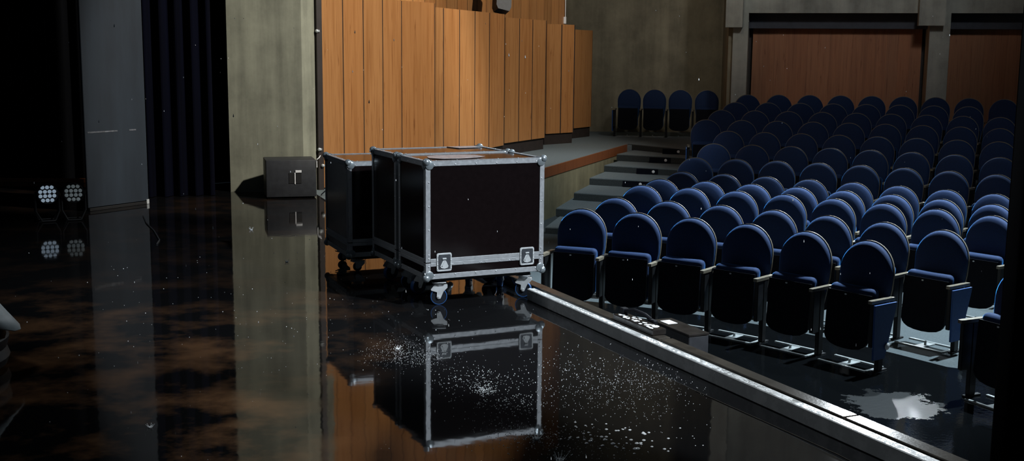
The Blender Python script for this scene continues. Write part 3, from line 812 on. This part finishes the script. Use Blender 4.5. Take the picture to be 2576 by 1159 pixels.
# step lights on the stair risers
for x, z, fi, lab in ((1.98, -.36, 3, 'lowest'), (2.29, -.255, 4, 'second lowest'), (2.60, -.145, 5, 'second highest'), (2.88, -.035, 6, 'highest')):
    for a, b in zip(FRONTS[fi], FRONTS[fi][1:]):
        if a[0] <= x <= b[0]: y = a[1] + (b[1] - a[1]) * (x - a[0]) / (b[0] - a[0]) - .035; break
    e = empty('step_light', (x, y, z), -.31, '%s round white step light on the carpeted stair risers' % lab, 'step light', 'step lights on the stairs')
    MB().lathe([(.024, 0), (.024, .006), (.018, .010)], 18, Matrix.Rotation(PI / 2, 4, 'X')).build('lens', M['white'], e)
    MB().box((-.28, .004, -.048), (.30, .02, .042), .002).build('backplate', M['seat_under'], e)

# ------------------------------------------------------------------ rain: beads, splashes and falling drops
def beads(name, clusters, label, seed, flat=.5):
    rnd = random.Random(seed); mb = MB()
    verts, faces = [], []
    for (cx, cy, sx, sy, n, r0, r1, *fl_) in clusters:
        flat = fl_[0] if fl_ else .5
        for _ in range(n):
            x, y = rnd.gauss(cx, sx), rnd.gauss(cy, sy)
            if (Vector((x, y)) - K0).dot(KN) > -.03: continue
            r = rnd.uniform(r0, r1) * rnd.uniform(.6, 1)
            b = len(verts); N = 6
            for j, (f, h) in enumerate(((1, 0), (.86, .45), (.5, .85))):
                for k in range(N): a = 2 * PI * k / N; verts.append((x + r * f * math.cos(a), y + r * f * math.sin(a), .0005 + r * h * flat * 2))
            verts.append((x, y, .0005 + r * flat * 2))
            for j in range(2):
                for k in range(N): faces.append((b + j * N + k, b + j * N + (k + 1) % N, b + (j + 1) * N + (k + 1) % N, b + (j + 1) * N + k))
            for k in range(N): faces.append((b + 2 * N + k, b + 2 * N + (k + 1) % N, b + 3 * N))
    mb.bm.free()
    me = bpy.data.meshes.new(name); me.from_pydata(verts, [], faces); me.materials.append(M['water'])
    me.polygons.foreach_set('use_smooth', [True] * len(me.polygons))
    o = bpy.data.objects.new(name, me); C.objects.link(o)
    return tag(o, label, 'water', kind='stuff')
beads('water_beads', [(.40, 5.55, .20, .33, 494, 0.00096, 0.00256), (.55, 5.35, .14, .22, 285, 0.00096, 0.0024), (.74, 5.62, .10, .18, 228, 0.0008, 0.00224), (-.16, 5.55, .12, .14, 285, 0.00112, 0.00288),
     (-.12, 5.40, .03, .05, 171, 0.00112, 0.0032), (.0, 5.15, .12, .10, 228, 0.00112, 0.00288), (-.62, 6.12, .10, .16, 494, 0.00064, 0.00176), (-.48, 5.95, .10, .12, 380, 0.00064, 0.00176), (.08, 4.75, .12, .12, 323, 0.00096, 0.00288), (.27, 4.5, .14, .12, 209, 0.00096, 0.0024),
     (-1.2, 5.6, .9, 1.0, 114, 0.0008, 0.0032), (-1.7, 8.3, 1.0, 1.2, 95, 0.0016, 0.004), (-.7, 7.0, .5, .6, 95, 0.00096, 0.0024),
     (.42, 4.72, .09, .10, 34, .005, .010, .22), (.50, 4.62, .06, .05, 18, .006, .012, .22), (.33, 4.75, .09, .07, 16, .004, .008, .22), (.7, 4.7, .1, .1, 8, .003, .006, .22)], 'fine spray of water beads and flat bubbles on the wet black stage floor', 11)
def splash(cx, cy, r, h, n, label, seed):
    rnd = random.Random(seed); mb = MB()
    for k in range(n):
        a = 2 * PI * k / n + rnd.uniform(-.2, .2); q = rnd.uniform(.5, 1)
        p0 = Vector((cx + r * .35 * math.cos(a), cy + r * .35 * math.sin(a), .001)); p1 = Vector((cx + r * .75 * q * math.cos(a), cy + r * .75 * q * math.sin(a), h * .5 * q)); p2 = Vector((cx + r * 1.1 * q * math.cos(a), cy + r * 1.1 * q * math.sin(a), h * q))
        mb.tube([p0, p1, p2], [.0018, .001, .0006], 5); mb.ball(p2, .0016, 6, 5)
    mb.tube([(cx, cy, .001), (cx, cy, h * .3)], [.005, .002], 6)
    N = 18
    mb.tube([(cx + r * .4 * math.cos(2 * PI * k / N), cy + r * .4 * math.sin(2 * PI * k / N), .002) for k in range(N)], .002, 5, True)
    return tag(mb.build('water_splash', M['water']), label, 'splash', 'splashes on the stage floor')
splash(.11, 4.68, .034, .030, 11, 'crown splash of a raindrop near the foot of the case reflection', 1)
splash(.20, 4.42, .036, .034, 11, 'crown splash of a raindrop at the bottom edge, right of centre', 2)
splash(-1.74, 8.78, .022, .022, 8, 'small splash on the floor left of the cases, beside the pier reflection', 3)
splash(-2.38, 10.4, .028, .03, 9, 'distant splash on the floor in front of the subwoofer', 4)
splash(-.62, 6.15, .02, .018, 8, 'splash in the spray left of the case reflection', 5)
splash(-1.55, 4.78, .018, .016, 7, 'small splash at bottom left on the brown floor', 6)
rnd = random.Random(21); mb = MB()
for _ in range(120):
    y = rnd.uniform(3.5, 14); x = y * rnd.uniform(-.42, .42); z = rnd.uniform(.1, 2.3 + .0 * y)
    if z > 1.6 + .04 * y * 1.0: z = rnd.uniform(.2, 1.7)
    if x > 1.2 and y < 4: continue
    mb.lathe([(.0004, .0075), (.0010, .0045), (.0018, .0008), (.0020, -.0012), (.0013, -.003), (.0003, -.0037)], 8, Matrix.Translation((x, y, z)))
tag(mb.build('falling_rain', M['water']), 'sparse raindrops falling through the air over stage and seats', 'rain', kind='stuff')

# ------------------------------------------------------------------ light
def spot(name, loc, target, power, size, blend, radius, col):
    l = bpy.data.lights.new(name, 'SPOT'); l.energy = power; l.spot_size = math.radians(size); l.spot_blend = blend; l.shadow_soft_size = radius; l.color = col
    o = bpy.data.objects.new(name, l); C.objects.link(o); o.location = loc
    o.rotation_euler = (Vector(target) - Vector(loc)).to_track_quat('-Z', 'Y').to_euler(); return o
spot('key_spot', (3.6, 8.8, 7.0), (-2.5, 14.2, 1.3), 3900, 42, .4, .15, (1, .95, .86))
spot('panel_spot', (5.2, 13.0, 8.0), (-.1, 18.6, 2.9), 2500, 47, .6, .15, (1, .94, .84))
spot('case_spot', (5.4, 3.4, 6.4), (-.1, 7.4, .5), 4400, 30, .6, .15, (.86, .93, 1))
spot('floor_fill', (3.4, 1.6, 6.2), (.35, 5.2, 0), 1700, 30, .7, .1, (.9, .96, 1))  # unseen fill, added to brighten the water beads on the black floor
spot('booth_spot', (6.8, 20.5, 3.5), (1.6, 5.6, -.3), 900, 40, .5, .10, (.86, .94, 1))
spot('booth_spot', (6.4, 20.5, 5.2), (.8, 5.8, 0), 1700, 40, .5, .10, (.86, .94, 1))
spot('stair_fill', (2.3, 11.0, 7.5), (.75, 16.9, -.2), 1500, 31, .8, .2, (.8, .93, 1))  # unseen fill, added to lift the stairs and the platform
spot('house_spot', (6.4, 17.2, 9.0), (2.9, 11.0, -.3), 3600, 42, .7, .12, (.75, .9, 1))
spot('house_spot', (6.7, 12.3, 10.6), (2.7, 10.2, -.3), 17500, 37, .7, .12, (.75, .9, 1))
spot('stage_fill', (-5.0, 7.0, 5.0), (-.2, 5.4, 0), 190, 50, .8, .5, (.9, .95, 1))  # weak unseen fill, added from stage left to lift the kerb face
spot('rear_fill', (4.6, 8.0, 8.5), (5.6, 21.0, 5.2), 1350, 42, .9, .5, (.98, .97, .95))  # unseen fill, added to lift the back wall and beam
spot('row_fill', (3.0, 6.0, 8.0), (5.2, 17.0, .3), 520, 34, .9, .5, (.9, .96, 1))  # unseen frontal fill, added to lift the hazy rear rows
spot('alcove_fill', (1.6, 14.0, 6.5), (2.8, 24.4, 3.4), 420, 44, .9, .3, (1, .94, .82))  # unseen fill, added to lighten the alcove walls
w = bpy.data.worlds.new('world'); bpy.context.scene.world = w; w.use_nodes = True
w.node_tree.nodes['Background'].inputs[0].default_value = (.55, .75, 1, 1); w.node_tree.nodes['Background'].inputs[1].default_value = .012

sc = bpy.context.scene
sc.view_settings.view_transform = 'Standard'; sc.view_settings.look = 'None'; sc.view_settings.gamma = 1; sc.view_settings.use_curve_mapping = False
sc.view_settings.exposure = 0.0
sc.cycles.use_denoising = True
sc.cycles.max_bounces = 6; sc.cycles.sample_clamp_indirect = 4
